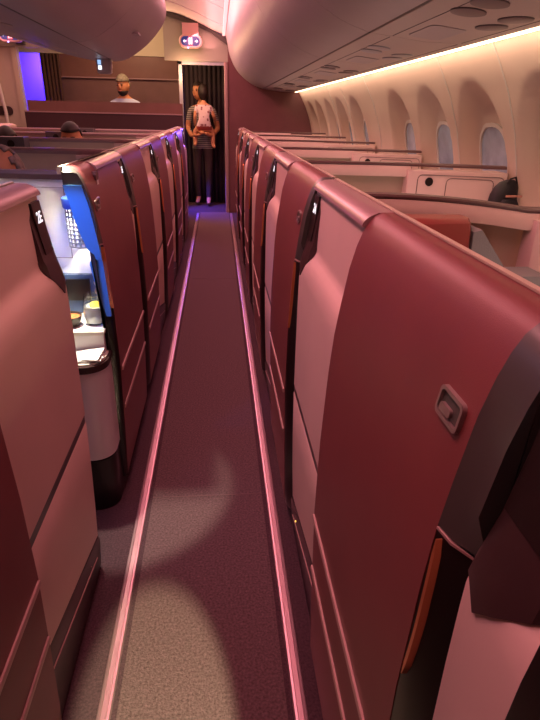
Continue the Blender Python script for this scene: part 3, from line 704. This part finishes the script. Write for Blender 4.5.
def person(label, loc, rz, chains, hands, headc, hh, face, tilt, mats, pick, hair, hairmat, extra=None, group=None):
    t = thing('person', label, 'person', loc, group); t.rotation_euler = (0, 0, rz)
    bm = bmesh.new()
    me = skin_mesh(chains); bm.from_mesh(me); bpy.data.meshes.remove(me)
    for ch in hands:
        me = skin_mesh([ch]); bm.from_mesh(me); bpy.data.meshes.remove(me)
    R, k = head_bm(bm, headc, hh, face, tilt)
    me = bpy.data.meshes.new('b'); bm.to_mesh(me); bm.free()
    o = bpy.data.objects.new('b', me); COL.objects.link(o)
    rm = o.modifiers.new('r', 'REMESH'); rm.mode = 'VOXEL'; rm.voxel_size = .0065
    smo = o.modifiers.new('sm', 'SMOOTH'); smo.iterations = 3; smo.factor = .5
    dg = bpy.context.evaluated_depsgraph_get(); out = bpy.data.meshes.new_from_object(o.evaluated_get(dg))
    bpy.data.objects.remove(o); bpy.data.meshes.remove(me)
    out.materials.clear()
    body = link('body', out, [M[x] for x in mats], t, angle=180)
    for p in out.polygons: p.material_index = pick(p.center)
    # eyes, brows, mouth
    for nm, pts, r, mm in (('eye', ((-.030,-.086,.008),(.030,-.086,.008)), (.012,.006,.006), 'eye'), ('eyebrow', ((-.031,-.088,.028),(.031,-.088,.028)), (.020,.006,.004), hairmat), ('mouth', ((0,-.092,-.055),), (.026,.007,.007), 'lips')):
        for p in pts:
            b = BM(); ball(b, (0,0,0), (r[0]*k, r[1]*k, r[2]*k), 10); q = fin(nm, b, M[mm], t); q.matrix_local = R @ Matrix.Translation(Vector(p)*k)
    # hair: shell over the skull
    def cap(name, test, grow, mm):
        b = BM(); bmesh.ops.create_uvsphere(b, u_segments=32, v_segments=24, radius=1)
        kill = [v for v in b.verts if not test(*v.co)]
        bmesh.ops.delete(b, geom=kill, context='VERTS')
        for v in b.verts:
            x, y, z = v.co
            w = .074*(1 if z > 0 else 1-.28*z*z); d = .095
            v.co = Vector((x*w, y*d-(.012 if z < -.3 else 0)*abs(z), z*.115))*grow*k
        q = fin(name, b, M[mm], t); q.matrix_local = R
        sd = q.modifiers.new('s', 'SOLIDIFY'); sd.thickness = .012*k; sd.offset = 0
        return q
    hair(cap, b, t, R, k)
    if extra: extra(cap, t, R, k)
    return t
std_hair = lambda m_: (lambda cap, b, t, R, k: cap('hair', lambda x, y, z: (z > .45 and y < .1) or (z > -.35 and y >= .1), 1.07, m_))

# man behind the counter (light blue shirt, beard), facing the camera and looking down to his right
def standing(hip=.0, H=1.72, sh=.19):
    return [
        [((0,0,.95),.125), ((0,0,1.08),.125), ((0,-.005,1.25),.14), ((0,0,1.38),.12), ((0,0,1.455),.06), ((0,-.012,1.53),.052)],
        [((0,0,1.38),.12), ((-sh,.0,1.385),.062), ((-sh-.06,.03,1.12),.044), ((-sh-.02,-.16,.98),.034), ((-sh+.03,-.24,1.0),.027)],
        [((0,0,1.38),.12), ((sh,.0,1.385),.062), ((sh+.06,.03,1.12),.044), ((sh+.02,-.16,.98),.034), ((sh-.03,-.24,1.0),.027)],
        [((0,0,.95),.125), ((-.09,0,.87),.088), ((-.10,-.01,.5),.060), ((-.10,.02,.10),.040), ((-.105,-.10,.035),.034)],
        [((0,0,.95),.125), ((.09,0,.87),.088), ((.10,-.01,.5),.060), ((.10,.02,.10),.040), ((.105,-.10,.035),.034)]]
hs = hand([], (-.16,-.24,1.0), (.5,-1,0), (0,0,-1), 1) + hand([], (.16,-.24,1.0), (-.5,-1,0), (0,0,-1), -1)
def man_pick(c):
    if c.z < .07: return 3
    if c.z < .98 and c.y > -.14 : return 2
    if c.z > 1.455: return 0
    if c.y < -.10 and c.z < 1.08: return 0
    return 1
def beard(cap, t, R, k):
    cap('beard', lambda x, y, z: z < -.42 and y < .12, 1.05, 'hairdark')
person('bearded man in a light blue shirt behind the dark counter, looking down', (-1.265, 8.42, 0), -.1, standing(), hs, (0,-.03,1.615), .25, -.25, .10,
       ['skin','shirtblue','trousers','eye'], man_pick, lambda cap, b, t, R, k: cap('hair', lambda x, y, z: (z > .38 and y < .1) or (z > -.25 and y >= .1), 1.10, 'hairgrey'), 'hairgrey', beard)

# woman with child, facing the camera, turned a little to the left of the picture
wst = [
    [((0,0,.93),.118), ((0,0,1.06),.108), ((0,-.005,1.21),.118), ((0,0,1.335),.098), ((0,0,1.415),.050), ((-.01,-.012,1.485),.046)],
    [((0,0,1.335),.098), ((-.165,.0,1.34),.052), ((-.215,.02,1.10),.040), ((-.14,-.16,.99),.032), ((-.06,-.27,1.01),.025)],
    [((0,0,1.335),.098), ((.165,.0,1.34),.052), ((.225,.02,1.09),.040), ((.15,-.17,1.00),.032), ((.06,-.285,1.04),.025)],
    [((0,0,.93),.118), ((-.085,0,.85),.086), ((-.085,-.02,.48),.056), ((-.09,.04,.10),.037), ((-.11,-.06,.035),.031)],
    [((0,0,.93),.118), ((.085,0,.85),.086), ((.08,-.05,.48),.056), ((.07,-.03,.10),.037), ((.075,-.14,.035),.031)]]
hw = hand([], (-.06,-.27,1.01), (1,-.15,.1), (0,0,1), 1, .8, .9) + hand([], (.06,-.285,1.04), (-1,-.1,.1), (0,0,1), -1, .8, .9)
def w_pick(c):
    if c.z < .055: return 3
    if c.z < .13: return 0
    if c.z < .82: return 2
    if c.z > 1.385: return 0
    if c.y < -.10 and c.z < 1.10: return 0
    if abs(c.x) > .17 and c.z < 1.2: return 0
    return 1
def long_hair(cap, b, t, R, k):
    cap('hair', lambda x, y, z: (z > .5 and y < .1) or (z > -.75 and y >= .05), 1.08, 'hairdark')
person('woman in a striped top and dark trousers holding a child in the doorway', (-.215, 8.62, 0), -.08, wst, hw, (-.045,-.035,1.575), .225, -.45, .05,
       ['skin','stripe','trousers','sole'], w_pick, long_hair, 'hairdark')
# child held against her, back to the camera
cst = [
    [((0,0,0),.078), ((0,.01,.12),.075), ((0,.015,.24),.070), ((0,.02,.30),.036), ((0,.02,.34),.034)],
    [((0,.015,.24),.070), ((-.095,.01,.245),.034), ((-.125,.0,.12),.026), ((-.12,.06,.02),.022)],
    [((0,.015,.24),.070), ((.095,.01,.245),.034), ((.14,.0,.13),.026), ((.17,.06,.08),.022)],
    [((0,0,0),.078), ((-.075,.02,-.03),.050), ((-.125,.05,-.07),.042), ((-.125,.045,-.22),.032), ((-.14,.0,-.255),.022)],
    [((0,0,0),.078), ((.075,.02,-.03),.050), ((.125,.05,-.07),.042), ((.13,.045,-.25),.032), ((.145,.0,-.285),.022)]]
hc = hand([], (-.12,.06,.02), (0,1,-.2), (1,0,0), 1, .6, .6) + hand([], (.17,.06,.08), (0,1,-.2), (-1,0,0), 1, .6, .6)
def c_pick(c):
    if c.z > .275: return 0
    if c.z > .0 and (abs(c.x) < .105 or c.z > .20): return 1
    if c.z > -.05 and abs(c.x) < .11: return 2
    return 0
person('child in a pink and white patterned top, back to camera, carried by the woman', (-.185, 8.385, 1.125), .15, cst, hc, (0,.025,.435), .185, PI, 0,
       ['skin2','floral','redleather'], c_pick, lambda cap, b, t, R, k: cap('hair', lambda x, y, z: (z > .3 and y < .1) or (z > -.98 and y >= -.05), 1.12, 'hairdark'), 'hairdark')

def seated(label, x, y, dz, hairm, face, skin='skin', shirt='shirtdark', zs=1.0):
    ch = [
        [((0,0,.55),.125), ((0,.03,.68),.125), ((0,.05,.82),.135), ((0,.06,.93),.11), ((0,.06,1.0),.055), ((0,.045,1.06),.05)],
        [((0,.06,.93),.11), ((-.18,.05,.93),.058), ((-.23,.04,.70),.044), ((-.20,-.18,.64),.034), ((-.16,-.28,.66),.027)],
        [((0,.06,.93),.11), ((.18,.05,.93),.058), ((.23,.04,.70),.044), ((.20,-.18,.64),.034), ((.16,-.28,.66),.027)],
        [((0,0,.55),.125), ((-.09,-.06,.54),.088), ((-.11,-.46,.53),.060), ((-.11,-.47,.10-dz),.042), ((-.11,-.57,.04-dz),.034)],
        [((0,0,.55),.125), ((.09,-.06,.54),.088), ((.11,-.46,.53),.060), ((.11,-.47,.10-dz),.042), ((.11,-.57,.04-dz),.034)]]
    h_ = hand([], (-.16,-.28,.66), (.3,-1,-.2), (0,0,-1), 1) + hand([], (.16,-.28,.66), (-.3,-1,-.2), (0,0,-1), -1)
    def pk(c):
        if c.z < .075-dz: return 3
        if c.z < .60 and c.y > -.62: return 2 if c.z < .60 else 1
        if c.z > 1.0: return 0
        if c.y < -.16: return 0
        return 1
    return person(label, (x, y, dz), 0, ch, h_, (0,.03,1.145), .235, face, .12, [skin, shirt, 'trousers', 'eye'], pk, BALD if hairm == 'hairsilver' else std_hair(hairm), hairm)
def seat_under(x, y, dz, suite):
    b = BM(); box(b, -.26, .26, -.42, .10, .30, .435); t = fin('seat', b, M['redleather'], suite, bevel=.03); t.location = (x-suite.location.x, y-suite.location.y, dz)
    b = BM(); loft(b, [[(-.24,y0,z),(.24,y0,z),(.24,y0+.09,z),(-.24,y0+.09,z)] for z, y0 in ((.40,.155),(.7,.19),(.98,.215))]); fin('backrest', b, M['greyfab'], t, bevel=.02)
    b = BM(); box(b, -.24, .24, -.40, .24, -dz+.0, .30); fin('seat_base', b, M['dark'], t)
BALD = lambda cap, b, t, R, k: cap('hair', lambda x, y, z: (z > -.35 and y > .25) or (z > .1 and abs(x) > .62 and y > -.35) or (z > .86 and y > -.2), 1.06, 'hairsilver')
def place(label, x, y, ztop, hairm, face, skin, suite):
    dz = ztop-1.27
    seated(label, x, y, dz, hairm, face, skin); seat_under(x, y, dz, suite)
place('silver-haired passenger whose forehead shows over the low partition at the left edge', -.875, 2.38, 1.165, 'hairsilver', -.1, 'skin2', left[3])
place('passenger showing only a crown of dark hair beyond the third shell row, near the counter', -1.16, 4.75, 1.212, 'hairdark', 0, 'skin', left[5])
place('passenger with dark hair just in view at the far-left edge near the counter', -1.66, 4.75, 1.172, 'hairdark', .2, 'skin', far[-2])

# ------------------------------------------------------------------ lights
def area(name, loc, rot, sx, sy, e, col):
    l = bpy.data.lights.new(name, 'AREA'); l.shape = 'RECTANGLE'; l.size = sx; l.size_y = sy; l.energy = e; l.color = col
    o = bpy.data.objects.new(name, l); COL.objects.link(o); o.location = loc; o.rotation_euler = rot; return o
def spot(name, loc, target, e, col, ang, blend=.1, r=.02):
    l = bpy.data.lights.new(name, 'SPOT'); l.energy = e; l.color = col; l.spot_size = math.radians(ang); l.spot_blend = blend; l.shadow_soft_size = r
    o = bpy.data.objects.new(name, l); COL.objects.link(o); o.location = loc
    o.rotation_euler = (Vector(target)-Vector(loc)).to_track_quat('-Z', 'Y').to_euler(); return o
def point(name, loc, e, col, r=.05):
    l = bpy.data.lights.new(name, 'POINT'); l.energy = e; l.color = col; l.shadow_soft_size = r
    o = bpy.data.objects.new(name, l); COL.objects.link(o); o.location = loc; return o
PINK = (1, .35, .385)
area('aisle_ceiling_light', (-.30, 3.9, 2.17), (0, math.radians(-30), 0), .22, 8.0, 74, PINK)
area('far_aisle_ceiling_light', (-2.65, 2.9, 2.1), (0, 0, 0), .3, 10.0, 42, PINK)
area('ceiling_wash', (-.09, 4.5, 2.05), (PI, 0, 0), .18, 7.0, 14, (1, .34, .36))
area('centre_ceiling_light', (-1.37, 6.2, 2.40), (0, 0, 0), 1.2, 3.2, 26, (1, .50, .46))
area('window_wall_light', (1.045, 3.7, 1.570), (0, math.radians(-40), 0), .02, 8.4, 15, (1, .70, .52))
for k in range(0, 6):  # unseen upward fill, added inside the suites to brighten the overhead bins
    area('bin_fill_light', (.72, 1.05+PITCH*k, .80), (PI, 0, 0), .5, .5, 1.0, (1, .80, .70))
    area('bin_fill_light', (-.95, 1.5+PITCH*k, .80), (PI, 0, 0), .5, .5, .5, (.92, .76, .88))
spot('galley_blue_floor', (-.36, 8.22, .62), (-.02, 8.12, 0), 60, (.08, .06, 1), 110, .6)
spot('galley_blue_side', (-.12, 8.0, 1.2), (-.36, 6.8, .85), 30, (.20, .10, 1), 40, .6)
area('galley_blue_wall', (-2.45, 9.35, 2.0), (math.radians(60), 0, 0), .4, .3, 40, (.06, .02, 1))
point('galley_lamp', (-1.1, 8.05, 2.25), 26, (1, .60, .34), .1)
point('doorway_lamp', (-.38, 7.9, 1.75), 9, (1, .56, .26), .06)
area('suite_mood_light', (-.75, 1.45, 1.55), (0, 0, 0), .3, .5, 2.2, (.74, .58, 1))
spot('door_edge_light', (-.60, 1.36, 1.12), (-.425, 1.69, .92), 9, (.03, .2, 1), 50, .4)
spot('console_light', (-.50, 1.70, 1.40), (-.45, 1.70, .65), 75, (1, .92, .68), 36, .3)
point('reading_lamp_light', (lampc[0], lampc[1], .965), 2.4, (1, .92, .62), .006)
spot('floor_spot', (.07, -1.9, 1.25), (-.165, .72, 0), 1350, (1, .95, .55), 7.6, .15)

w_ = bpy.data.worlds.new('dusk'); S.world = w_; w_.use_nodes = True
w_.node_tree.nodes['Background'].inputs['Color'].default_value = (.25, .32, .42, 1); w_.node_tree.nodes['Background'].inputs['Strength'].default_value = .25

# ------------------------------------------------------------------ camera
cam = bpy.data.cameras.new('camera'); co = bpy.data.objects.new('camera', cam); COL.objects.link(co)
F = 540.; W, H_ = 540, 720
Yc = Vector((217-270, 360-113, -F)).normalized(); d_ = Vector((1, -math.tan(math.radians(1.3)), 0))
Xc = (d_ - Yc*d_.dot(Yc)).normalized(); Zc = Xc.cross(Yc)
R = Matrix((Xc, Yc, Zc))                    # rows: world axes in camera space -> camera to world
co.matrix_world = Matrix.Translation((0, 0, 1.3)) @ R.to_4x4()
cam.sensor_fit = 'VERTICAL'; cam.sensor_height = 36; cam.lens = 36*F/H_; cam.clip_start = .02; cam.clip_end = 60
S.camera = co
S.view_settings.view_transform = 'Standard'; S.view_settings.look = 'None'; S.view_settings.gamma = 1; S.view_settings.exposure = 0
S.cycles.use_denoising = True
